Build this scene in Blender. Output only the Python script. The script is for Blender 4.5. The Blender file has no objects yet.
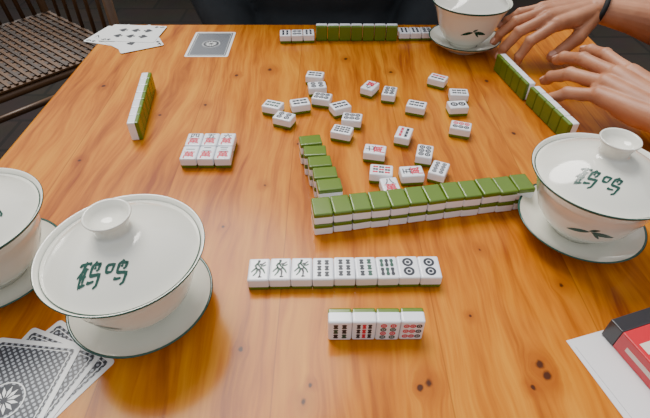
import bpy, bmesh, math, random
from mathutils import Vector, Matrix, Euler
random.seed(7)
TZ = 0.75
scene = bpy.context.scene
COL = scene.collection
mm = 0.001

# ------------------------------------------------------------------ materials
def new_mat(name, color, rough=0.5, coat=0.0, spec=0.5, sss=0.0, noise=0.0, nscale=40.0, bump=0.0):
    m = bpy.data.materials.new(name); m.use_nodes = True
    nt = m.node_tree; b = nt.nodes['Principled BSDF']
    b.inputs['Base Color'].default_value = (*color, 1)
    b.inputs['Roughness'].default_value = rough
    b.inputs['Coat Weight'].default_value = coat
    b.inputs['Coat Roughness'].default_value = 0.08
    b.inputs['Specular IOR Level'].default_value = spec
    if noise > 0 or bump > 0:
        tc = nt.nodes.new('ShaderNodeTexCoord')
        n = nt.nodes.new('ShaderNodeTexNoise'); n.inputs['Scale'].default_value = nscale
        n.inputs['Detail'].default_value = 5
        nt.links.new(tc.outputs['Object'], n.inputs['Vector'])
        if noise > 0:
            mx = nt.nodes.new('ShaderNodeMix'); mx.data_type = 'RGBA'
            mx.inputs[6].default_value = (*[c*(1-noise) for c in color], 1)
            mx.inputs[7].default_value = (*[min(1, c*(1+noise)) for c in color], 1)
            nt.links.new(n.outputs['Fac'], mx.inputs[0])
            nt.links.new(mx.outputs[2], b.inputs['Base Color'])
        if bump > 0:
            bp = nt.nodes.new('ShaderNodeBump'); bp.inputs['Strength'].default_value = bump
            bp.inputs['Distance'].default_value = 0.002
            nt.links.new(n.outputs['Fac'], bp.inputs['Height'])
            nt.links.new(bp.outputs['Normal'], b.inputs['Normal'])
    return m

def skin_material():
    m = bpy.data.materials.new('skin'); m.use_nodes = True
    nt = m.node_tree; N=nt.nodes; L=nt.links; b=N['Principled BSDF']
    tc=N.new('ShaderNodeTexCoord')
    n=N.new('ShaderNodeTexNoise'); n.inputs['Scale'].default_value=28; n.inputs['Detail'].default_value=6; L.new(tc.outputs['Object'],n.inputs['Vector'])
    cr=N.new('ShaderNodeValToRGB'); L.new(n.outputs['Fac'],cr.inputs[0])
    cr.color_ramp.elements[0].position=.3; cr.color_ramp.elements[0].color=(.40,.15,.07,1)
    cr.color_ramp.elements[1].position=.7; cr.color_ramp.elements[1].color=(.57,.26,.14,1)
    L.new(cr.outputs[0],b.inputs['Base Color']); b.inputs['Roughness'].default_value=.5
    b.inputs['Subsurface Weight'].default_value=.1; b.inputs['Subsurface Radius'].default_value=(.01,.004,.002); b.inputs['Subsurface Scale'].default_value=.5
    n2=N.new('ShaderNodeTexNoise'); n2.inputs['Scale'].default_value=130; n2.inputs['Detail'].default_value=4; L.new(tc.outputs['Object'],n2.inputs['Vector'])
    bp=N.new('ShaderNodeBump'); bp.inputs['Strength'].default_value=.22; bp.inputs['Distance'].default_value=.0012; L.new(n2.outputs['Fac'],bp.inputs['Height']); L.new(bp.outputs['Normal'],b.inputs['Normal'])
    return m

M_WHITE = new_mat('tile_ivory', (0.86, 0.88, 0.93), 0.22, coat=0.3)
M_GREEN = new_mat('tile_green_back', (0.105, 0.185, 0.012), 0.25, coat=0.25, noise=0.08, nscale=60)
M_BLACK = new_mat('ink_black', (0.006, 0.011, 0.022), 0.4)
M_RED = new_mat('ink_red', (0.62, 0.008, 0.045), 0.4)
M_INKG = new_mat('ink_green', (0.003, 0.06, 0.035), 0.4)
TILE_MATS = [M_WHITE, M_GREEN, M_BLACK, M_RED, M_INKG]
M_PORC = new_mat('porcelain_cream', (0.85, 0.84, 0.75), 0.10, coat=0.6)
M_PGREEN = new_mat('glaze_dark_green', (0.004, 0.065, 0.045), 0.2, coat=0.3)
M_CARDW = new_mat('card_white', (0.80, 0.81, 0.80), 0.35)
M_PAPER = new_mat('paper_white', (0.74, 0.73, 0.74), 0.6)
M_SKIN = skin_material()
M_NAIL = new_mat('nail', (0.70, 0.39, 0.29), 0.25)
M_HAIR = new_mat('hair_black', (0.012, 0.010, 0.009), 0.4, noise=0.4, nscale=90)
M_CLOTH = new_mat('cloth_charcoal', (0.022, 0.027, 0.032), 0.9, noise=0.5, nscale=25, bump=0.6)
M_CLOTH2 = new_mat('cloth_black', (0.012, 0.012, 0.014), 0.85, noise=0.5, nscale=25, bump=0.5)
M_PANTS = new_mat('cloth_trousers', (0.05, 0.06, 0.09), 0.9, noise=0.3, nscale=50, bump=0.4)
M_SHOE = new_mat('shoe_dark', (0.03, 0.025, 0.02), 0.5)
M_EYE = new_mat('eye_white', (0.8, 0.8, 0.8), 0.2)
M_LIP = new_mat('lips', (0.45, 0.13, 0.11), 0.4)
M_BAMBOO = new_mat('bamboo', (0.10, 0.045, 0.016), 0.45, noise=0.35, nscale=14, bump=0.3)
M_BAMBOO_D = new_mat('bamboo_dark', (0.035, 0.017, 0.009), 0.5, noise=0.35, nscale=20)
M_PACKR = new_mat('pack_red', (0.60, 0.02, 0.035), 0.3, coat=0.3)
M_PACKB = new_mat('pack_black', (0.03, 0.03, 0.035), 0.3, coat=0.3)
M_GOLD = new_mat('pack_print', (0.75, 0.62, 0.55), 0.35)
M_TEXTILE = new_mat('hair_tie', (0.01, 0.01, 0.012), 0.8)

def wood_material():
    m = bpy.data.materials.new('varnished_pine'); m.use_nodes = True
    nt = m.node_tree; N = nt.nodes; L = nt.links
    b = N['Principled BSDF']
    tc = N.new('ShaderNodeTexCoord')
    sep = N.new('ShaderNodeSeparateXYZ'); L.new(tc.outputs['Object'], sep.inputs[0])
    def math_(op, a, bb=None, c=None):
        n = N.new('ShaderNodeMath'); n.operation = op
        for i, v in enumerate((a, bb, c)):
            if v is None: continue
            if isinstance(v, (int, float)): n.inputs[i].default_value = v
            else: L.new(v, n.inputs[i])
        return n.outputs[0]
    wn = N.new('ShaderNodeTexNoise'); wn.inputs['Scale'].default_value = 9; wn.inputs['Detail'].default_value = 3
    mp = N.new('ShaderNodeMapping'); mp.inputs['Scale'].default_value = (1.0, 0.35, 1)
    L.new(tc.outputs['Object'], mp.inputs[0]); L.new(mp.outputs[0], wn.inputs['Vector'])
    warp = math_('MULTIPLY', math_('SUBTRACT', wn.outputs['Fac'], 0.5), 0.07)
    dn = N.new('ShaderNodeTexNoise'); dn.inputs['Scale'].default_value = 120; dn.inputs['Detail'].default_value = 2
    L.new(tc.outputs['Object'], dn.inputs['Vector'])
    knots = [(70,152,4.0),(64,149,2.4),(149,166,3.8),(151,157,4.0),(139,149,2.4),(-14,139,3.0),(-10,150,2.0),
             (-76,606,4.5),(-148,513,3.2),(215,574,4.0),(-198,489,2.6),(189,234,2.6),(-60,177,2.0),
             (133,272,2.2),(-60,359,2.4),(-92,300,1.8),(110,205,1.7),(30,640,3.2),(-30,430,2.2),(205,350,2.6),
             (-120,590,3.0),(90,600,3.4),(-290,560,3.5),(-170,330,2.8),(320,250,4),(120,110,3),(-30,95,3),(215,450,3),(-260,400,2.6),(5,205,1.8)]
    mask = None; halo = None; disp = None
    for (kx, ky, r) in knots:
        dx = math_('SUBTRACT', sep.outputs[0], kx*mm)
        dy = math_('MULTIPLY', math_('SUBTRACT', sep.outputs[1], ky*mm), 0.8)
        d = math_('SQRT', math_('ADD', math_('MULTIPLY', dx, dx), math_('MULTIPLY', dy, dy)))
        d = math_('ADD', d, math_('MULTIPLY', math_('SUBTRACT', dn.outputs['Fac'], 0.5), 0.005))
        mr = N.new('ShaderNodeMapRange'); mr.interpolation_type = 'SMOOTHSTEP'
        L.new(d, mr.inputs['Value'])
        mr.inputs['From Min'].default_value = r*0.35*mm; mr.inputs['From Max'].default_value = r*0.95*mm
        mr.inputs['To Min'].default_value = 1; mr.inputs['To Max'].default_value = 0
        mh = N.new('ShaderNodeMapRange'); mh.interpolation_type = 'SMOOTHSTEP'
        L.new(d, mh.inputs['Value'])
        mh.inputs['From Min'].default_value = r*0.6*mm; mh.inputs['From Max'].default_value = r*4.5*mm
        mh.inputs['To Min'].default_value = 1; mh.inputs['To Max'].default_value = 0
        ds = math_('MULTIPLY', math_('MULTIPLY', mh.outputs[0], dx), -0.75)
        mask = mr.outputs[0] if mask is None else math_('MAXIMUM', mask, mr.outputs[0])
        halo = mh.outputs[0] if halo is None else math_('MAXIMUM', halo, mh.outputs[0])
        disp = ds if disp is None else math_('ADD', disp, ds)
    gx = math_('ADD', math_('ADD', sep.outputs[0], warp), disp)
    pk = math_('FLOOR', math_('DIVIDE', math_('ADD', sep.outputs[0], 0.035), 0.118))
    seamf = math_('ABSOLUTE', math_('SUBTRACT', math_('FRACT', math_('DIVIDE', math_('ADD', sep.outputs[0], 0.035), 0.118)), 0.5))
    seam = N.new('ShaderNodeMapRange'); L.new(seamf, seam.inputs['Value'])
    seam.inputs['From Min'].default_value = 0.494; seam.inputs['From Max'].default_value = 0.499
    comb = N.new('ShaderNodeCombineXYZ')
    L.new(math_('ADD', gx, math_('MULTIPLY', pk, 3.17)), comb.inputs[0])
    L.new(math_('MULTIPLY', sep.outputs[1], 0.07), comb.inputs[1])
    L.new(pk, comb.inputs[2])
    g1 = N.new('ShaderNodeTexNoise'); g1.inputs['Scale'].default_value = 60; g1.inputs['Detail'].default_value = 3
    L.new(comb.outputs[0], g1.inputs['Vector'])
    g2 = N.new('ShaderNodeTexNoise'); g2.inputs['Scale'].default_value = 300; g2.inputs['Detail'].default_value = 4
    L.new(comb.outputs[0], g2.inputs['Vector'])
    big = N.new('ShaderNodeTexNoise'); big.inputs['Scale'].default_value = 7; big.inputs['Detail'].default_value = 3
    L.new(tc.outputs['Object'], big.inputs['Vector'])
    f = math_('ADD', math_('MULTIPLY', g1.outputs['Fac'], 0.65), math_('MULTIPLY', g2.outputs['Fac'], 0.30))
    f = math_('ADD', f, math_('MULTIPLY', big.outputs['Fac'], 0.20))
    cr = N.new('ShaderNodeValToRGB'); L.new(f, cr.inputs[0])
    e = cr.color_ramp.elements
    e[0].position = 0.40; e[0].color = (0.26, 0.050, 0.0010, 1)
    e[1].position = 0.74; e[1].color = (0.64, 0.25, 0.012, 1)
    n = e.new(0.57); n.color = (0.50, 0.150, 0.0040, 1)
    def mixc(fac, a, col):
        mx = N.new('ShaderNodeMix'); mx.data_type = 'RGBA'; L.new(fac, mx.inputs[0])
        L.new(a, mx.inputs[6]); mx.inputs[7].default_value = (*col, 1); return mx.outputs[2]
    c = mixc(math_('MULTIPLY', halo, 0.5), cr.outputs[0], (0.27, 0.052, 0.002))
    c = mixc(math_('MULTIPLY', seam.outputs[0], 0.5), c, (0.18, 0.04, 0.003))
    c = mixc(math_('MULTIPLY', mask, 0.93), c, (0.04, 0.009, 0.003))
    L.new(c, b.inputs['Base Color'])
    b.inputs['Roughness'].default_value = 0.42
    b.inputs['Specular IOR Level'].default_value = 0.12
    b.inputs['Coat Weight'].default_value = 0.36
    b.inputs['Coat Roughness'].default_value = 0.16
    b.inputs['Coat IOR'].default_value = 1.4
    bp = N.new('ShaderNodeBump'); bp.inputs['Strength'].default_value = 0.12; bp.inputs['Distance'].default_value = 0.001
    L.new(g2.outputs['Fac'], bp.inputs['Height']); L.new(bp.outputs['Normal'], b.inputs['Normal'])
    return m
M_WOOD = wood_material()

def card_back_material():
    m = bpy.data.materials.new('card_back_pattern'); m.use_nodes = True
    nt = m.node_tree; N = nt.nodes; L = nt.links; b = N['Principled BSDF']
    tc = N.new('ShaderNodeTexCoord')
    def layer(scale, rot):
        mp = N.new('ShaderNodeMapping'); mp.inputs['Rotation'].default_value = (0, 0, rot)
        L.new(tc.outputs['Object'], mp.inputs[0])
        w = N.new('ShaderNodeTexWave'); w.inputs['Scale'].default_value = scale; w.inputs['Distortion'].default_value = 1.5
        w.bands_direction = 'X'; L.new(mp.outputs[0], w.inputs['Vector']); return w.outputs['Fac']
    a = layer(95, 0.785); c = layer(95, -0.785)
    mu = N.new('ShaderNodeMath'); mu.operation = 'MULTIPLY'; L.new(a, mu.inputs[0]); L.new(c, mu.inputs[1])
    cr = N.new('ShaderNodeValToRGB'); L.new(mu.outputs[0], cr.inputs[0])
    cr.color_ramp.elements[0].position = 0.12; cr.color_ramp.elements[0].color = (0.025, 0.03, 0.042, 1)
    cr.color_ramp.elements[1].position = 0.5; cr.color_ramp.elements[1].color = (0.38, 0.41, 0.45, 1)
    L.new(cr.outputs[0], b.inputs['Base Color']); b.inputs['Roughness'].default_value = 0.35
    return m
M_CBACK = card_back_material()

def floor_material():
    m = bpy.data.materials.new('stone_floor'); m.use_nodes = True
    nt = m.node_tree; N = nt.nodes; L = nt.links; b = N['Principled BSDF']
    tc = N.new('ShaderNodeTexCoord')
    br = N.new('ShaderNodeTexBrick'); br.inputs['Scale'].default_value = 1.2
    br.inputs['Color1'].default_value = (0.022, 0.015, 0.012, 1); br.inputs['Color2'].default_value = (0.032, 0.023, 0.018, 1)
    br.inputs['Mortar'].default_value = (0.014, 0.011, 0.009, 1); br.inputs['Mortar Size'].default_value = 0.01
    L.new(tc.outputs['Object'], br.inputs['Vector'])
    n = N.new('ShaderNodeTexNoise'); n.inputs['Scale'].default_value = 6; L.new(tc.outputs['Object'], n.inputs['Vector'])
    mx = N.new('ShaderNodeMix'); mx.data_type = 'RGBA'; mx.blend_type = 'MULTIPLY'; mx.inputs[0].default_value = 0.6
    L.new(br.outputs['Color'], mx.inputs[6]); L.new(n.outputs['Color'], mx.inputs[7])
    L.new(mx.outputs[2], b.inputs['Base Color']); b.inputs['Roughness'].default_value = 0.8
    b.inputs['Specular IOR Level'].default_value = 0.2
    return m
M_FLOOR = floor_material()
M_WALL = new_mat('plaster_wall', (0.30, 0.28, 0.24), 0.9, noise=0.15, nscale=5)
M_TRIM = new_mat('dark_wood_trim', (0.06, 0.03, 0.018), 0.5, noise=0.3, nscale=20)

# ------------------------------------------------------------------ mesh builder
class MB:
    def __init__(s): s.v=[]; s.f=[]; s.m=[]; s.sm=[]
    def add(s, verts, faces, mat=0, M=None, smooth=False):
        o=len(s.v)
        for p in verts:
            p=Vector(p); s.v.append(M@p if M else p)
        for i,f in enumerate(faces):
            s.f.append([o+k for k in f]); s.m.append(mat[i] if isinstance(mat,(list,tuple)) else mat); s.sm.append(smooth)
    def obj(s, name, mats, parent=None, loc=None):
        me=bpy.data.meshes.new(name); me.from_pydata([tuple(v) for v in s.v],[],s.f)
        for m in mats: me.materials.append(m)
        me.polygons.foreach_set('material_index', s.m); me.polygons.foreach_set('use_smooth', s.sm)
        me.update(); ob=bpy.data.objects.new(name, me); COL.objects.link(ob)
        if parent: ob.parent=parent
        if loc: ob.location=loc
        return ob
    def box(s, c, size, mat=0, M=None, bev=0.0):
        bm=bmesh.new(); bmesh.ops.create_cube(bm,size=1)
        for v in bm.verts: v.co=Vector((v.co.x*size[0]+c[0],v.co.y*size[1]+c[1],v.co.z*size[2]+c[2]))
        if bev>0: bmesh.ops.bevel(bm,geom=bm.edges[:],offset=bev,segments=2,affect='EDGES',profile=0.5)
        bm.verts.index_update(); s.add([v.co.copy() for v in bm.verts],[[v.index for v in f.verts] for f in bm.faces],mat,M); bm.free()
    def lathe(s, prof, mats, seg=72, M=None):
        v=[];f=[];mi=[]
        for (r,z) in prof:
            for k in range(seg):
                a=2*math.pi*k/seg; v.append((r*math.cos(a),r*math.sin(a),z))
        for i in range(len(prof)-1):
            for k in range(seg):
                k2=(k+1)%seg
                f.append([i*seg+k,i*seg+k2,(i+1)*seg+k2,(i+1)*seg+k]); mi.append(mats[i])
        s.add(v,f,mi,M,True)
    def tube(s, pts, r, mat=0, seg=10, M=None, cap=True):
        pts=[Vector(p) for p in pts]; rs=r if isinstance(r,(list,tuple)) else [r]*len(pts)
        v=[];f=[]; up=Vector((0,0,1))
        for i,p in enumerate(pts):
            d=(pts[min(i+1,len(pts)-1)]-pts[max(i-1,0)]).normalized()
            a=d.cross(up)
            if a.length<0.05: a=d.cross(Vector((1,0,0)))
            a.normalize(); b2=a.cross(d).normalized()
            for k in range(seg):
                t=2*math.pi*k/seg; v.append(p+(a*math.cos(t)+b2*math.sin(t))*rs[i])
        for i in range(len(pts)-1):
            for k in range(seg):
                k2=(k+1)%seg; f.append([i*seg+k,i*seg+k2,(i+1)*seg+k2,(i+1)*seg+k])
        if cap:
            f.append(list(range(seg))[::-1]); f.append([(len(pts)-1)*seg+k for k in range(seg)])
        s.add(v,f,mat,M,True)
    def ellipsoid(s, c, r, mat=0, M=None, rot=None, sub=2):
        bm=bmesh.new(); bmesh.ops.create_icosphere(bm,subdivisions=sub,radius=1)
        R=rot if rot else Matrix.Identity(3)
        vs=[Vector(c)+R@Vector((v.co.x*r[0],v.co.y*r[1],v.co.z*r[2])) for v in bm.verts]
        bm.verts.index_update(); s.add(vs,[[v.index for v in f.verts] for f in bm.faces],mat,M,True); bm.free()
    def capsule(s, a, b, ra, rb, M=None):
        a=Vector(a); b=Vector(b)
        s.ellipsoid(a,(ra,)*3,M=M); s.ellipsoid(b,(rb,)*3,M=M)
        if (b-a).length>1e-5: s.tube([a,b],[ra,rb],seg=20,M=M)
    def disc(s, c, r, z, mat, r_in=0.0, seg=16, M=None):
        if r_in<=0:
            s.add([(c[0]+r*math.cos(2*math.pi*k/seg),c[1]+r*math.sin(2*math.pi*k/seg),z) for k in range(seg)],[list(range(seg))],mat,M)
        else:
            v=[(c[0]+q*math.cos(2*math.pi*k/seg),c[1]+q*math.sin(2*math.pi*k/seg),z) for q in (r,r_in) for k in range(seg)]
            s.add(v,[[k,(k+1)%seg,seg+(k+1)%seg,seg+k] for k in range(seg)],mat,M)
    def remeshed(s, name, mat, voxel, smooth_it, parent=None):
        ob=s.obj(name+'_tmp',[mat])
        rm=ob.modifiers.new('r','REMESH'); rm.mode='VOXEL'; rm.voxel_size=voxel; rm.use_smooth_shade=True
        if smooth_it: sm=ob.modifiers.new('s','SMOOTH'); sm.iterations=smooth_it; sm.factor=0.5
        dg=bpy.context.evaluated_depsgraph_get()
        me=bpy.data.meshes.new_from_object(ob.evaluated_get(dg)); me.name=name
        if not me.materials: me.materials.append(mat)
        for p in me.polygons: p.use_smooth=True
        bpy.data.objects.remove(ob)
        o2=bpy.data.objects.new(name,me); COL.objects.link(o2)
        if parent: o2.parent=parent
        return o2

def empty(name, loc=(0,0,0), rotz=0.0):
    e=bpy.data.objects.new(name,None); e.empty_display_size=0.05; COL.objects.link(e)
    e.location=loc; e.rotation_euler=(0,0,rotz); return e

_gl={}
def glyph(ch):
    if ch in _gl: return _gl[ch]
    cu=bpy.data.curves.new('g','FONT'); cu.body=ch; cu.resolution_u=3; cu.offset=0.022
    ob=bpy.data.objects.new('g',cu); COL.objects.link(ob)
    dg=bpy.context.evaluated_depsgraph_get()
    me=bpy.data.meshes.new_from_object(ob.evaluated_get(dg))
    vs=[v.co.copy() for v in me.vertices]; fs=[list(p.vertices) for p in me.polygons]
    bpy.data.objects.remove(ob)
    if vs:
        x0=min(v.x for v in vs);x1=max(v.x for v in vs);y0=min(v.y for v in vs);y1=max(v.y for v in vs)
        sc=1/max(y1-y0,x1-x0,1e-6)
        vs=[Vector(((v.x-(x0+x1)/2)*sc,(v.y-(y0+y1)/2)*sc,0)) for v in vs]
    _gl[ch]=(vs,fs); return _gl[ch]

def stroke_ribbons(strokes, w0, w1):
    out=[]
    for st in strokes:
        pts=[]
        for (a,b2) in zip(st,st[1:]):
            for k in range(5): pts.append(Vector(a).lerp(Vector(b2),k/5))
        pts.append(Vector(st[-1])); n=len(pts); vs=[]
        for i,q in enumerate(pts):
            d=(pts[min(i+1,n-1)]-pts[max(i-1,0)]).normalized(); nn=Vector((-d.y,d.x)); t=i/(n-1)
            w=(w0+(w1-w0)*t)*(1 if 0<i<n-1 else .35)
            vs.append(q+nn*w); vs.append(q-nn*w)
        out.append((vs,[[2*i,2*i+1,2*i+3,2*i+2] for i in range(n-1)]))
    return out

# ------------------------------------------------------------------ tiles
W,H,T = 17.0*mm, 23.0*mm, 12.5*mm
def tile_template():
    bm=bmesh.new(); bmesh.ops.create_cube(bm,size=1)
    for v in bm.verts: v.co=Vector((v.co.x*(W-0.25*mm),v.co.y*(H-0.25*mm),v.co.z*T))
    bmesh.ops.bevel(bm,geom=bm.edges[:],offset=1.5*mm,segments=3,affect='EDGES',profile=0.5)
    zc=-T/2+T*0.33
    bmesh.ops.bisect_plane(bm,geom=bm.verts[:]+bm.edges[:]+bm.faces[:],plane_co=(0,0,zc),plane_no=(0,0,1))
    bm.verts.index_update()
    v=[x.co.copy() for x in bm.verts]; f=[[x.index for x in p.verts] for p in bm.faces]
    m=[1 if p.calc_center_median().z<zc else 0 for p in bm.faces]; bm.free(); return v,f,m
TT=tile_template()
ZF=T/2+0.06*mm
PEACOCK=[[(-1.2,8.0),(.2,8.6),(.6,7.2)],[(-.2,7.8),(-.8,5.0),(.6,2.4),(2.8,.6)],[(-.9,6.0),(-2.8,3.4),(-1.7,.6),(.4,-.4)],[(.4,4.6),(2.8,5.0),(5.2,7.2)],
         [(1.2,3.4),(3.8,3.2),(5.8,4.4)],[(1.0,1.6),(3.6,-1.0),(5.2,-4.8)],[(.2,.4),(1.4,-3.2),(1.2,-8.2)],[(-.6,.2),(-1.8,-3.8),(-4.2,-7.2)],
         [(-1.4,1.4),(-4.0,-1.0),(-5.8,-3.4)],[(-.2,-8.0),(3.0,-8.0)]]
def mark_ring(mb,c,r,mat,M):
    mb.disc(c,r,ZF,mat,r_in=r*0.52,M=M); mb.disc(c,r*0.36,ZF,mat,M=M,seg=8)
def mark_stick(mb,c,l,w,mat,M):
    x,y=c
    mb.add([(x-w*.3,y-l/2,ZF),(x+w*.3,y-l/2,ZF),(x+w/2,y-l*.3,ZF),(x+w*.28,y,ZF),(x+w/2,y+l*.3,ZF),(x+w*.3,y+l/2,ZF),
            (x-w*.3,y+l/2,ZF),(x-w/2,y+l*.3,ZF),(x-w*.28,y,ZF),(x-w/2,y-l*.3,ZF)],[list(range(10))],mat,M)
def mark_char(mb,ch,c,h,mat,M):
    vs,fs=glyph(ch); mb.add([(v.x*h+c[0],v.y*h+c[1],ZF) for v in vs],fs,mat,M)
def marks(mb,kind,M):
    k=kind[0]
    if k=='c':
        mark_char(mb,kind[1],(0,5.3*mm),9*mm,kind[2],M); mark_char(mb,'萬',(0,-4.2*mm),12*mm,kind[3],M)
    elif k=='b':
        for i,(vs,fs) in enumerate(stroke_ribbons(PEACOCK,1.05,.5)):
            mb.add([(v.x*mm,v.y*mm,ZF) for v in vs],fs,4 if i%3 else 2,M)
    elif k=='s':
        rows,cols,cc=kind[1],kind[2],kind[3]
        l=(17.8/rows-0.8)*mm; w=(3.8 if cols<3 else 3.1)*mm; i=0
        for r in range(rows):
            for q in range(cols):
                x=(q-(cols-1)/2)*(12.0/max(cols,2))*mm; y=((rows-1)/2-r)*(17.8/rows)*mm
                mark_stick(mb,(x,y),l,w,cc[i%len(cc)],M); i+=1
    elif k=='d':
        rows,cols,cc=kind[1],kind[2],kind[3]
        rad=min(18.5/rows,13.5/cols)*0.48*mm; i=0
        for r in range(rows):
            for q in range(cols):
                x=(q-(cols-1)/2)*(13.4/max(cols,1.3))*mm; y=((rows-1)/2-r)*(18.6/rows)*mm
                mark_ring(mb,(x,y),rad,cc[i%len(cc)],M); i+=1
def put_tile(mb,M,kind=None):
    v,f,m=TT; mb.add(v,f,list(m),M)
    if kind: marks(mb,kind,M)
RX=lambda d: Matrix.Rotation(math.radians(d),4,'X')
RZ=lambda d: Matrix.Rotation(math.radians(d),4,'Z')
TR=lambda x,y,z: Matrix.Translation((x*mm,y*mm,z))

BK,RD,GR=2,3,4
def row(name,start,end,n,mode,kinds=None,layers=1,jit=0.25):
    mb=MB(); sx,sy=start; ex,ey=end; ang=math.degrees(math.atan2(ey-sy,ex-sx))
    cx,cy=(sx+ex)/2,(sy+ey)/2
    for i in range(n):
        t=(i+.5)/n
        for l in range(layers):
            x=sx+(ex-sx)*t-cx+random.uniform(-jit,jit)*.3; y=sy+(ey-sy)*t-cy+random.uniform(-jit,jit)
            a=ang+random.uniform(-1,1)*jit*3
            if mode=='up': M=TR(x,y,T/2)@RZ(a)
            elif mode=='down': M=TR(x,y,T/2+l*T)@RZ(a)@RX(180)
            elif mode=='stand': M=TR(x,y,H/2)@RZ(a)@RX(90)
            put_tile(mb,M,kinds[i] if kinds else None)
    return mb.obj(name,TILE_MATS,loc=(cx*mm,cy*mm,TZ))

c_=lambda ch,a=BK,b=BK:('c',ch,a,b)
row('mahjong_tile_row',(-61,240.5),(92,243.5),9,'up',
    [('b',),('b',),('b',),('s',3,2,[BK]),('s',3,2,[BK]),('s',3,2,[BK,GR]),('s',2,3,[GR,BK]),('d',2,1,[BK]),('d',2,1,[BK])])
row('mahjong_tile_row',(2,190.5),(70,191),4,'stand',
    [('s',3,2,[BK,BK,GR]),('s',3,3,[BK,RD,BK]),('d',4,2,[RD,RD,GR,GR]),('d',3,3,[RD,RD,BK])])
row('mahjong_tile_row',(-226,554),(-209,436),7,'stand')
row('mahjong_tile_row',(270,434),(254,518),5,'stand')
row('mahjong_tile_row',(252,524),(238,608),5,'stand')
row('mahjong_tile_row',(-69,702),(-16,705),3,'up',[('s',2,2,[BK]),('d',2,2,[BK]),('s',3,2,[BK])])
row('mahjong_tile_row',(110,706),(-14,706),7,'stand')
row('mahjong_tile_row',(112,712),(164,714),3,'up',[('s',3,2,[BK]),('s',3,2,[BK]),('d',3,2,[BK])])
row('mahjong_tile_wall',(-11,300.5),(190,335.5),12,'down',layers=2,jit=0.6)
mb=MB()
for i,(x,y,a,ly) in enumerate([(4,331,97,2),(0,348.5,96,2),(-5,366,99,2),(-10,383.5,95,2),(-15,402,98,2)]):
    for l in range(ly):
        put_tile(mb,TR(x+4,y-366,T/2+l*T)@RZ(a+random.uniform(-2,2))@RX(180))
mb.obj('mahjong_tile_wall',TILE_MATS,loc=(-4*mm,366*mm,TZ))
mb=MB()
for r in range(2):
    for q in range(3):
        put_tile(mb,TR((q-1)*17.5,(r-.5)*24.2,T/2)@RZ(random.uniform(-1.5,1.5)),c_('一二三四五六'[r*3+q],BK,RD))
mb.obj('mahjong_tile_block',TILE_MATS,loc=(-123*mm,409*mm,TZ))

disc=[(-13,569.5,80,('s',2,2,[BK])),(-10,541,98,('d',2,2,[BK])),(-3.7,513,75,('d',3,2,[BK])),(-62,494,70,('s',3,2,[GR])),
 (-30,499,105,('s',2,2,[BK])),(-47,468,68,('d',2,2,[BK])),(18,492,115,('s',3,2,[BK])),(31,466,80,('d',3,2,[BK])),(19,440,72,('s',3,3,[BK])),
 (56.8,540,150,c_('九',BK,RD)),(80,526,165,('d',3,2,[BK])),(146.4,561,60,('s',2,2,[BK,RD])),(165.4,523,85,('s',3,2,[BK])),
 (158,493.7,95,('d',2,1,[BK])),(109,494,70,('s',3,2,[BK])),(152,448,72,('d',3,2,[BK,RD])),(86.6,434,-20,('s',3,2,[RD,BK])),
 (52.4,402.7,78,c_('七',BK,RD)),(104,399.5,-15,('d',3,2,[BK])),(56,368,82,('s',3,3,[RD,BK])),(114,371,155,('d',4,2,[BK])),
 (86,366,95,c_('五',BK,RD)),(62.5,344.5,8,c_('八',BK,RD))]
for (x,y,a,k) in disc:
    mb=MB(); put_tile(mb,Matrix.Identity(4),k)
    o=mb.obj('mahjong_tile',TILE_MATS,loc=(x*mm,y*mm,TZ+T/2)); o.rotation_euler=(0,0,math.radians(a))

# ------------------------------------------------------------------ table
mb=MB()
x0,x1,y0,y1=-0.347,0.412,0.02,0.768
mb.box(((x0+x1)/2,(y0+y1)/2,TZ-0.015),(x1-x0,y1-y0,0.03),0,bev=0.004)
for (cx,cy,sx,sy) in [((x0+x1)/2,y0+.06,x1-x0-.16,.02),((x0+x1)/2,y1-.06,x1-x0-.16,.02),(x0+.06,(y0+y1)/2,.02,y1-y0-.16),(x1-.06,(y0+y1)/2,.02,y1-y0-.16)]:
    mb.box((cx,cy,TZ-0.065),(sx,sy,0.07),0,bev=0.002)
for cx in (x0+.06,x1-.06):
    for cy in (y0+.06,y1-.06):
        mb.box((cx,cy,(TZ-.03)/2),(.055,.055,TZ-.03),0,bev=0.003)
mb.obj('wooden_table',[M_WOOD])

# ------------------------------------------------------------------ gaiwan
def dome(r): return (66+20*(1-(r/54)**2))
BOWL=[(22,6.4),(22.5,10),(25,12),(33,18),(41,29),(46,42),(50,54),(53.5,61),(57,66)]
def bowlR(z):
    for (r0,z0),(r1,z1) in zip(BOWL,BOWL[1:]):
        if z0<=z<=z1: return r0+(r1-r0)*(z-z0)/(z1-z0)
    return 50
BIRD=[[(7.1,10.2),(6.3,9.0)],[(5.6,9.0),(5.5,4.3)],[(5.5,8.8),(8.7,9.2),(8.5,7.0),(7.7,6.3)],[(6.6,7.9),(7.4,7.2)],
      [(5.3,4.6),(9.6,5.2),(9.3,1.2),(8.0,0.1)],[(4.8,2.3),(6.0,2.2),(8.0,2.8)]]
CRANE=[[(0.2,8.3),(0.3,9.2),(4.6,9.7),(4.4,8.6)],[(2.6,10.4),(1.7,6.6),(-.1,4.2)],[(1.6,6.6),(1.5,0.3)],[(1.7,6.9),(4.2,7.5)],
       [(1.6,4.2),(4.0,4.7)],[(1.4,1.1),(4.5,1.8)],[(3.0,8.0),(2.9,1.5)]]+BIRD
SING=[[(0.5,7.6),(0.9,4.0)],[(0.4,7.4),(3.6,8.0),(3.1,4.5)],[(0.9,4.4),(3.2,4.8)]]+BIRD
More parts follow.
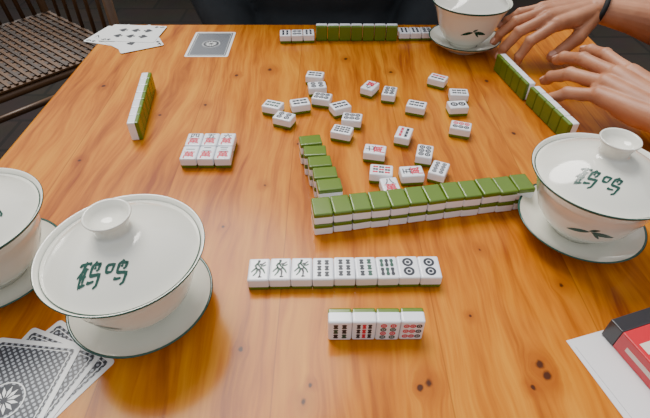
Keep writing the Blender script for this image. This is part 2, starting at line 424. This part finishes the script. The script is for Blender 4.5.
def gaiwan(loc, lidrot=0, bowlrot=0, lidoff=(0,0)):
    root=empty('lidded_teacup',(loc[0]*mm,loc[1]*mm,TZ)); root.scale=(.945,.945,1.0)
    S=lambda p:[(r*mm,z*mm) for r,z in p]
    mb=MB()
    p=[(0,1),(24,1),(25,0),(27,0),(27.5,3),(34,5.5),(44,9.5),(52,14.5),(54.2,16.4),(55.3,17.6),(54.4,18.3),(53.2,17.4),(50,15),(43,11.3),(34,7.8),(27,6.3),(0,6.0)]
    mats=[0]*(len(p)-1); mats[9]=1; mats[8]=1; mats[10]=1
    mb.lathe(S(p),mats); mb.obj('saucer',[M_PORC,M_PGREEN],root)
    mb=MB()
    p=[(0,8),(20,8),(21,6.4)]+BOWL+[(58.0,67.5),(58.3,68.3),(57.7,68.8),(56.6,68.2),(54.2,64.5),(50.5,58),(47,50),(43,38),(37,27),(25,18),(0,15)]
    mats=[0]*(len(p)-1); j=3+len(BOWL)-1
    mats[j+1]=1; mats[j]=1; mats[j+2]=1
    mb.lathe(S(p),mats)
    def leaf(a0,z0,dirn,L,wd):
        n=10; vs=[];fs=[]
        for i in range(n+1):
            t=i/n; w=wd*math.sin(math.pi*t)**0.8*(1-.35*t)+0.05
            cxx=L*t*math.cos(dirn); czz=L*t*math.sin(dirn)-L*.15*t*t
            for sgn in (-1,1):
                xx=cxx-sgn*w*math.sin(dirn); zz=z0+czz+sgn*w*math.cos(dirn)
                R=bowlR(zz)+0.25; ang=a0+xx/R
                vs.append((R*math.cos(ang)*mm,R*math.sin(ang)*mm,zz*mm))
        for i in range(n): fs.append([2*i,2*i+1,2*i+3,2*i+2])
        mb.add(vs,fs,1,None,True)
    for base in (0,math.pi):
        A=-math.pi/2+base
        leaf(A,40,-.10,20,3.0); leaf(A-.02,40,3.35,17,2.6); leaf(A+.05,39,-.7,9,1.5); leaf(A-.04,41,.6,9,1.6)
    o=mb.obj('bowl',[M_PORC,M_PGREEN],root); o.rotation_euler=(0,0,math.radians(bowlrot))
    mb=MB()
    rs=[54,52,49,45,40,34,28,22,17,13]
    top=[(r,dome(r)) for r in rs]
    p=[(0,82),(12,81.5),(28,76),(44,68),(52.5,64.2),(54,64.6),(54.6,65.4)]+top+[(11.2,dome(11)+1),(11,88.5),(12.2,92.5),(14.6,97),(15.8,99.3),(15.3,100.1),(14.0,99.5),(12.5,96),(9,93.2),(0,92.3)]
    mats=[0]*(len(p)-1); mats[5]=1; mats[6]=1
    mb.lathe(S(p),mats)
    def brush(strokes,xo,size):
        for vs2,fs in stroke_ribbons(strokes,.74,.40):
            vs=[]
            for g in vs2:
                x=(g.x-4.8)*size+(g.y-5)*.25+xo; y=(g.y-5)*size*1.08-32+xo*.12
                r=math.hypot(x,y); vs.append((x*mm,y*mm,(dome(r)+0.3)*mm))
            mb.add(vs,[f[::-1] for f in fs],1,None,True)
    brush(CRANE,-8.6,1.50); brush(SING,8.2,1.42)
    o=mb.obj('lid',[M_PORC,M_PGREEN],root); o.rotation_euler=(0,0,math.radians(lidrot)); o.location=(lidoff[0]*mm,lidoff[1]*mm,0)
    return root
gaiwan((-136,212),lidrot=2,bowlrot=-20)
gaiwan((-262,244),lidrot=60,bowlrot=120)
gaiwan((222,294),lidrot=-38,bowlrot=-22)
gaiwan((205,678),lidrot=150,bowlrot=-2)

# ------------------------------------------------------------------ cards
CW,CH=63*mm,88*mm
def rrect(w,h,r,z,seg=4):
    out=[]
    for (sx,sy,a0) in ((1,1,0),(-1,1,90),(-1,-1,180),(1,-1,270)):
        for k in range(seg+1):
            a=math.radians(a0+90*k/seg); out.append((sx*(w/2-r)+r*math.cos(a),sy*(h/2-r)+r*math.sin(a),z))
    return out
def card(loc,ang,z,back=True,pips=None,name='playing_card'):
    mb=MB(); th=0.35*mm
    a=rrect(CW,CH,3*mm,0); b=rrect(CW,CH,3*mm,th); n=len(a)
    mb.add(a+b,[list(range(n))[::-1],list(range(n,2*n))]+[[i,(i+1)%n,n+(i+1)%n,n+i] for i in range(n)],0)
    zz=th+0.05*mm
    if back:
        a=rrect(CW-7*mm,CH-7*mm,2*mm,zz); mb.add(a,[list(range(len(a)))],1)
        mb.disc((0,0),13*mm,zz+.04*mm,0,r_in=12.2*mm,seg=32); mb.disc((0,0),11*mm,zz+.04*mm,2,seg=32)
        for k in range(12):
            t=k*math.pi/6; u=Vector((math.cos(t),math.sin(t))); w2=Vector((-u.y,u.x))
            P=[u*2*mm,u*6*mm+w2*1.2*mm,u*10*mm,u*6*mm-w2*1.2*mm]
            mb.add([(q.x,q.y,zz+.06*mm) for q in P],[[0,3,2,1]],0)
        q=rrect(CW-11*mm,CH-11*mm,2*mm,zz+.04*mm); q2=rrect(CW-12.2*mm,CH-12.2*mm,1.6*mm,zz+.04*mm); n=len(q)
        mb.add(q+q2,[[i,(i+1)%n,n+(i+1)%n,n+i] for i in range(n)],0)
    else:
        num,suit,cm,cnt=pips
        def g(ch,x,y,s):
            vs,fs=glyph(ch); mb.add([(v.x*s+x,v.y*s+y,zz) for v in vs],fs,cm)
        def spade(x,y,s,flip=1):
            vs=[(0,1.1),(-.9,.0),(-.85,-.45),(-.45,-.6),(-.12,-.35),(-.35,-1),(.35,-1),(.12,-.35),(.45,-.6),(.85,-.45),(.9,0)]
            mb.add([(vx*s*flip+x,vy*s*flip+y,zz) for vx,vy in vs],[list(range(len(vs)))],cm)
        g(num,-26*mm,37*mm,9*mm); g(num,26*mm,-37*mm,9*mm); spade(-26*mm,28.5*mm,3.4*mm); spade(26*mm,-28.5*mm,3.4*mm,-1)
        for i in range(cnt):
            r,q=divmod(i,2); rows=(cnt+1)//2
            yy=(r-(rows-1)/2)*(60/max(rows,2))*mm; spade((-11 if q==0 else 11)*mm,yy,7*mm,-1 if yy<0 else 1)
    o=mb.obj(name,[M_CARDW,M_CBACK,M_BLACK,M_RED],loc=(loc[0]*mm,loc[1]*mm,TZ+z*mm)); o.rotation_euler=(0,0,math.radians(ang)); return o
card((-172,690),0,0.1)
card((-196,148),-33,0.1); card((-201,143),-20,0.6); card((-209,139),-6,1.1)
card((-318,716),72,0.1,False,('9','s',2,8)); card((-306,712),50,0.6,False,('7','s',2,6))
card((-290,708),28,1.1,False,('4','s',2,4)); card((-300,726),85,1.6,False,('6','s',2,6))

# ------------------------------------------------------------------ paper and cigarette pack
mb=MB(); mb.box((0,0,0.25*mm),(140*mm,150*mm,0.4*mm),0); mb.box((4*mm,-3*mm,0.75*mm),(138*mm,148*mm,0.4*mm),0,RZ(1.5))
o=mb.obj('paper_sheet',[M_PAPER],loc=(262*mm,131*mm,TZ)); o.rotation_euler=(0,0,math.radians(16))
mb=MB()
mb.box((0,-5.5*mm,9*mm),(55*mm,77*mm,18*mm),0,bev=0.8*mm)
mb.box((0,38.5*mm,9*mm),(55.3*mm,11*mm,18.2*mm),1,bev=0.8*mm)
mb.box((0,-36*mm,18.05*mm),(50*mm,10*mm,0.2*mm),1)
mb.box((-2*mm,18*mm,18.05*mm),(44*mm,8*mm,0.2*mm),2); mb.box((-2*mm,6*mm,18.05*mm),(44*mm,1.6*mm,0.2*mm),2)
for i in range(6): mb.box(((i-2.9)*6.8*mm,-4*mm,18.05*mm),(4.2*mm,7*mm,0.2*mm),2)
mb.box((-2*mm,-14*mm,18.05*mm),(44*mm,1.6*mm,0.2*mm),2)
mb.box((-27.55*mm,-5*mm,9*mm),(0.2*mm,60*mm,4*mm),2)
o=mb.obj('cigarette_pack',[M_PACKR,M_PACKB,M_GOLD],loc=(241*mm,156*mm,TZ+1.2*mm)); o.rotation_euler=(0,0,math.radians(18))

# ------------------------------------------------------------------ people
def hand(name_prefix, root, Mroot, wrist, fwd, up, side, elbow, curls, spreads, thumb, voxel=1.3*mm, c0=0.0, nails=True, sc=0.9):
    """arm + hand; side=+1 right hand, -1 left hand. local axes: x to the fingers, z out of the back of the hand"""
    f=Vector(fwd).normalized(); u=Vector(up); y=u.cross(f).normalized(); u=f.cross(y).normalized()
    R=Matrix((f,y,u)).transposed(); Mw=Matrix.Translation(wrist)@R.to_4x4()@Matrix.Scale(sc,4); Mh=Mroot.inverted()@Mw
    mb=MB(); nb=MB()
    F=[(86,25,44,26,20,8.8),(90,8,48,30,21,9.0),(86,-9.5,44,28,20,8.5),(77,-25.5,34,21,18,7.6)]
    for i,(mx,my,l1,l2,l3,r) in enumerate(F):
        my*=side; p=Vector((mx,my,(-2,1.5,.5,-3)[i]))*mm
        base=Vector((6,my*.5,-3))*mm
        mb.capsule(base,p,14.5*mm,(r+2.2)*mm,M=Mh)
        mid=base.lerp(p,.55); mb.ellipsoid(mid+Vector((0,0,-4*mm)),(26*mm,12*mm,12*mm),M=Mh)
        mb.capsule(base.lerp(p,.35)+Vector((0,0,9.5*mm)),p+Vector((-4*mm,0,(r-1)*mm)),2.6*mm,3.4*mm,M=Mh)
        mb.ellipsoid(p+Vector((0,0,3.2*mm)),(8.5*mm,(r-.2)*mm,(r-.6)*mm),M=Mh)
        if i<3:
            q=Vector((F[i+1][0],F[i+1][1]*side,0))*mm; mb.ellipsoid((p+q)/2+Vector((3*mm,0,-3*mm)),(12*mm,7*mm,8*mm),M=Mh)
        a=c0; sp=spreads[i]*side; rr=r*mm*1.06
        for j,L in enumerate((l1,l2,l3)):
            a+=curls[i][j]; d=Vector((math.cos(a)*math.cos(sp),math.cos(a)*math.sin(sp),-math.sin(a)))
            lat=Vector((-math.sin(sp),math.cos(sp),0)); n=d.cross(lat).normalized()
            if n.dot(Vector((math.sin(a),0,math.cos(a))))<0: n=-n
            q=p+d*L*mm*(1 if j<2 else .72)
            r2=rr*(.90 if j<2 else .80)
            m_=p.lerp(q,.5)
            mb.capsule(p,m_,rr,(rr+r2)*.5*.94,M=Mh); mb.capsule(m_,q,(rr+r2)*.5*.94,r2,M=Mh)
            if j>0: mb.ellipsoid(p+n*rr*.10,(rr*1.05,rr*1.12,rr*1.02),M=Mh)
            mb.ellipsoid(m_-n*rr*.25,(L*.36*mm,rr*.85,rr*.85),M=Mh,rot=Matrix((d,n.cross(d),n)).transposed())
            if j==2 and nails:
                RR=Matrix((d,n.cross(d),n)).transposed()
                nb.ellipsoid(p+d*L*mm*.66+n*r2*.84,(6.2*mm,4.6*mm,1.5*mm),M=Mh,rot=RR)
            p=q; rr=r2
    p=Vector((14,20*side,-6))*mm; az,el=thumb[0],thumb[1]; rr=13*mm
    for j,L in enumerate((44,31,21)):
        aa=(az-[0,.30,.45][j]*thumb[2])*side; d=Vector((math.cos(el)*math.cos(aa),math.cos(el)*math.sin(aa),-math.sin(el)))
        q=p+d*L*mm*(1 if j<2 else .75); r2=[11.2,9.4,7.8][j]*mm
        m_=p.lerp(q,.5)
        mb.capsule(p,m_,rr,(rr+r2)*.47,M=Mh); mb.capsule(m_,q,(rr+r2)*.47,r2,M=Mh); mb.ellipsoid(q,(r2*1.06,)*3,M=Mh)
        if j==2 and nails:
            n=Vector((0,0,1))-d*d.z; n.normalize(); RR=Matrix((d,n.cross(d),n)).transposed()
            nb.ellipsoid(p+d*L*mm*.7+n*r2*.86,(7*mm,5.6*mm,1.6*mm),M=Mh,rot=RR)
        p=q; rr=r2
    mb.ellipsoid(Vector((34,18*side,-8))*mm,(26*mm,14*mm,12*mm),M=Mh)
    mb.ellipsoid(Vector((52,24*side,-5))*mm,(18*mm,10*mm,7*mm),M=Mh)
    mb.ellipsoid(Vector((38,-18*side,-7))*mm,(32*mm,13*mm,13*mm),M=Mh)
    e=Mw.inverted()@Vector(elbow)
    for s in (-1,1):
        a=Vector((4*mm,9.5*mm*s,-2*mm)); b=e.lerp(Vector((0,0,0)),.74)+Vector((0,9*mm*s,0)); mb.capsule(a,b,17*mm,23*mm,M=Mh)
        c=e.lerp(Vector((0,0,0)),.30)+Vector((0,7*mm*s,0)); mb.capsule(b,c,23*mm,38*mm,M=Mh)
    mb.ellipsoid(Vector((-4,-17*side,6))*mm,(8*mm,7*mm,8*mm),M=Mh)
    mb.capsule(e.lerp(Vector((0,0,0)),.30),e,42*mm,42*mm,M=Mh)
    mb.remeshed(name_prefix+'_arm',M_SKIN,voxel,3,root)
    if nails: nb.obj(name_prefix+'_nails',[M_NAIL],root)

def seated_person(loc, rotz, shirt, arms, lean=0.0, name='seated_person', knee=0.12, thigh=0.38, long_sleeve=False, girth=1.0):
    root=empty(name,loc,rotz); Mr=Matrix.Translation(loc)@Matrix.Rotation(rotz,4,'Z'); Mi=Mr.inverted()
    mb=MB()
    mb.ellipsoid((0,0,.53),(.15*girth,.12*girth,.11),sub=3); mb.ellipsoid((0,-.01-lean*.3,.66),(.132*girth,.112*girth,.14),sub=3)
    mb.ellipsoid((0,-lean*.7,.82),(.14*girth,.108*girth,.17),sub=3); mb.ellipsoid((0,-lean,.95),(.15*girth,.085,.09),sub=3)
    mb.capsule((-.14,-lean,1.0),(.14,-lean,1.0),.055,.055); mb.capsule((0,-lean,1.0),(0,-lean,1.07),.07,.055)
    for s,(wr,elb) in arms.items():
        e=Mi@Vector(elb); w=Mi@Vector(wr); sh=Vector((.155*s,-lean,1.0))
        if long_sleeve:
            mb.capsule(sh,e,.058,.052); mb.capsule(e,e.lerp(w,.92),.050,.036)
        else:
            mb.capsule(sh,e.lerp(sh,.2),.056,.052); mb.capsule(e.lerp(sh,.2),e.lerp(sh,.04),.052,.051)
    mb.remeshed('shirt',shirt,7*mm,5,root)
    mb=MB()
    for s in (-1,1):
        mb.capsule((s*.08,0,.51),(s*knee,-thigh,.50),.085,.062); mb.capsule((s*knee,-thigh,.50),(s*knee,-thigh+.02,.12),.06,.042)
    mb.ellipsoid((0,.01,.51),(.152,.125,.085),sub=3)
    mb.remeshed('trousers',M_PANTS,8*mm,4,root)
    mb=MB()
    for s in (-1,1):
        mb.ellipsoid((s*knee,-thigh+.01,.055),(.042,.06,.05)); mb.ellipsoid((s*knee,-thigh-.07,.04),(.045,.10,.038)); mb.capsule((s*knee,-thigh+.02,.06),(s*knee,-thigh+.02,.13),.04,.038)
    mb.remeshed('shoes',M_SHOE,6*mm,3,root)
    hy=-lean-.03; hz=1.23
    mb=MB()
    mb.ellipsoid((0,hy+.01,hz+.02),(.073,.092,.092),sub=3); mb.ellipsoid((0,hy-.022,hz-.045),(.056,.066,.068),sub=3)
    mb.ellipsoid((0,hy-.055,hz-.10),(.025,.025,.020)); mb.capsule((0,hy-.082,hz+.012),(0,hy-.104,hz-.022),.009,.013)
    mb.ellipsoid((0,hy-.08,hz-.062),(.024,.014,.010))
    for s in (-1,1):
        mb.ellipsoid((s*.074,hy+.012,hz-.01),(.010,.020,.032)); mb.ellipsoid((s*.032,hy-.066,hz+.022),(.024,.016,.008)); mb.ellipsoid((s*.012,hy-.095,hz-.026),(.008,.009,.007))
    mb.capsule((0,-lean+.005,1.03),(0,hy+.02,hz-.06),.052,.050)
    mb.remeshed('head',M_SKIN,3*mm,3,root)
    fb=MB()
    for s in (-1,1):
        fb.ellipsoid((s*.031,hy-.0775,hz-.002),(.012,.007,.0075),0); fb.ellipsoid((s*.031,hy-.083,hz-.002),(.005,.003,.005),1); fb.ellipsoid((s*.032,hy-.084,hz+.024),(.017,.005,.003),1)
    fb.ellipsoid((0,hy-.092,hz-.060),(.022,.006,.006),2)
    fb.obj('face_features',[M_EYE,M_HAIR,M_LIP],root)
    mb=MB()
    mb.ellipsoid((0,hy+.025,hz+.04),(.082,.092,.088),sub=3); mb.ellipsoid((0,hy+.055,hz-.03),(.074,.055,.09),sub=3)
    mb.remeshed('hair',M_HAIR,4*mm,3,root)
    return root,Mr

arms={-1:((.372,.668,.815),(.545,.60,.785)), 1:((.350,.402,.800),(.505,.245,.79))}
root,Mr=seated_person((.575,.44,0),math.radians(-90),M_CLOTH2,arms,lean=.04,knee=.13,thigh=.34,girth=1.10)
hand('right',root,Mr,Vector(arms[-1][0]),(-.90,-.30,-.06),(0,-.15,1),+1,arms[-1][1],
     [(.35,.70,.40),(.25,.60,.40),(.15,.50,.35),(.08,.45,.3)],[.06,.0,-.08,-.18],(.50,.42,1.0),c0=0.05,sc=.88)
hand('left',root,Mr,Vector(arms[1][0]),(-.37,.93,0.0),(-.25,-.1,1),-1,arms[1][1],
     [(.0,.26,.22),(.04,.32,.28),(.12,.40,.3),(.2,.45,.35)],[.14,-.03,-.20,-.42],(.85,.25,.5),c0=.0,sc=.98)
tb=MB(); wv=Vector(arms[-1][0]); dv=(Vector(arms[-1][1])-wv).normalized()
yv=Vector((0,0,1)).cross(dv).normalized(); zv=dv.cross(yv); cpt=wv+dv*.010
pts=[cpt+yv*math.cos(t)*.0275+zv*(math.sin(t)*.0190) for t in [2*math.pi*k/28 for k in range(29)]]
tb.tube(pts,.0034,cap=False,M=Mr.inverted()); tb.obj('hair_tie',[M_TEXTILE],root)
arms2={1:((.10,.74,.60),(.20,.90,.76)), -1:((-.10,.74,.60),(-.20,.90,.76))}
root2,Mr2=seated_person((-.005,.93,0),0,M_CLOTH,arms2,lean=.0,knee=.085,thigh=.36,long_sleeve=True,girth=1.18)
hand('left',root2,Mr2,Vector(arms2[1][0]),(-.25,-.95,-.05),(0,0,1),-1,arms2[1][1],[(.1,.2,.2)]*4,[.06,0,-.06,-.12],(.6,.2,.6),voxel=3*mm,nails=False,sc=.8)
hand('right',root2,Mr2,Vector(arms2[-1][0]),(.25,-.95,-.05),(0,0,1),1,arms2[-1][1],[(.1,.2,.2)]*4,[.06,0,-.06,-.12],(.6,.2,.6),voxel=3*mm,nails=False,sc=.8)

# ------------------------------------------------------------------ bamboo chairs
def bamboo_chair(loc,rotz,name='bamboo_armchair',arms=True):
    mb=MB(); r=.014
    for sx in (-1,1):
        mb.tube([(sx*.25,-.22,0),(sx*.25,-.22,.64 if arms else .42)],r,0); mb.tube([(sx*.24,.22,0),(sx*.24,.26,.5),(sx*.22,.33,.86)],r,0)
        if arms:
            mb.tube([(sx*.26,-.26,.64),(sx*.27,0,.655),(sx*.25,.30,.65)],.017,0)
            for k in range(5): mb.tube([(sx*.25,-.15+k*.08,.42),(sx*.255,-.15+k*.08,.645)],.006,0)
        for z in (.12,.22): mb.tube([(sx*.25,-.22,z),(sx*.24,.22,z)],.010,0)
    for z in (.12,.40): mb.tube([(-.25,-.22,z),(.25,-.22,z)],.012,0); mb.tube([(-.24,.23,z),(.24,.23,z)],.012,0)
    mb.tube([(-.22,.33,.86),(0,.35,.885),(.22,.33,.86)],.016,0)
    for k in range(11):
        x=-.2+k*.04; mb.tube([(x,.245,.42),(x*.97,.29,.64),(x*.93,.335,.86)],.008,0,seg=6)
    for k in range(22):
        y=-.22+k*.0215; mb.box((0,y,.418+.002*(k%2)),(.50,.019,.005),1 if k%2 else 0)
    for k in range(24):
        x=-.24+k*.0208; mb.box((x,.0,.4245),(.009,.45,.003),1 if k%3==0 else 0)
    o=mb.obj(name,[M_BAMBOO,M_BAMBOO_D],loc=loc); o.rotation_euler=(0,0,rotz); return o
bamboo_chair((-.005,1.0,0),0,'bamboo_chair',False)
bamboo_chair((.64,.44,0),math.radians(-90),'bamboo_chair',False)
bamboo_chair((-.97,1.38,0),math.radians(50))

# ------------------------------------------------------------------ surroundings
mb=MB(); mb.box((0,1.5,-.05),(9,9,.1),0); mb.obj('floor',[M_FLOOR])
mb=MB(); mb.box((0,4.55,1.5),(8,.1,3.0),0); mb.obj('reflection_wall_back',[M_WALL])  # unseen wall, added to give the varnish reflections a darker contrast
mb=MB(); mb.box((0,4.49,.06),(8,.03,.12),0); mb.obj('baseboard_back',[M_TRIM])
mb=MB(); mb.box((-4.0,1.5,1.5),(.1,6,3.0),0); mb.obj('wall_left',[M_WALL])

# ------------------------------------------------------------------ light
w=bpy.data.worlds.new('World'); scene.world=w; w.use_nodes=True
nt=w.node_tree; bg=nt.nodes['Background']
tc=nt.nodes.new('ShaderNodeTexCoord'); sp=nt.nodes.new('ShaderNodeSeparateXYZ'); cr=nt.nodes.new('ShaderNodeValToRGB')
nt.links.new(tc.outputs['Generated'],sp.inputs[0]); nt.links.new(sp.outputs[2],cr.inputs[0]); nt.links.new(cr.outputs[0],bg.inputs[0])
cr.color_ramp.elements[0].position=0.0; cr.color_ramp.elements[0].color=(.22,.22,.22,1)
cr.color_ramp.elements[1].position=0.6; cr.color_ramp.elements[1].color=(.92,.95,1.0,1)
bg.inputs[1].default_value=0.88
sd=bpy.data.lights.new('sun','SUN'); sd.energy=3.9; sd.angle=math.radians(32); sd.color=(1,.96,.90)
so=bpy.data.objects.new('sun',sd); COL.objects.link(so); so.rotation_euler=Vector((.28,-.60,-1)).to_track_quat('-Z','Y').to_euler()

# ------------------------------------------------------------------ camera
cd=bpy.data.cameras.new('camera'); cam=bpy.data.objects.new('camera',cd); COL.objects.link(cam)
cam.location=(0,0,TZ+.301); cam.rotation_euler=(math.radians(90-42.9),0,0)
cd.sensor_width=36; cd.lens=470/650*36; cd.clip_start=.01
scene.camera=cam
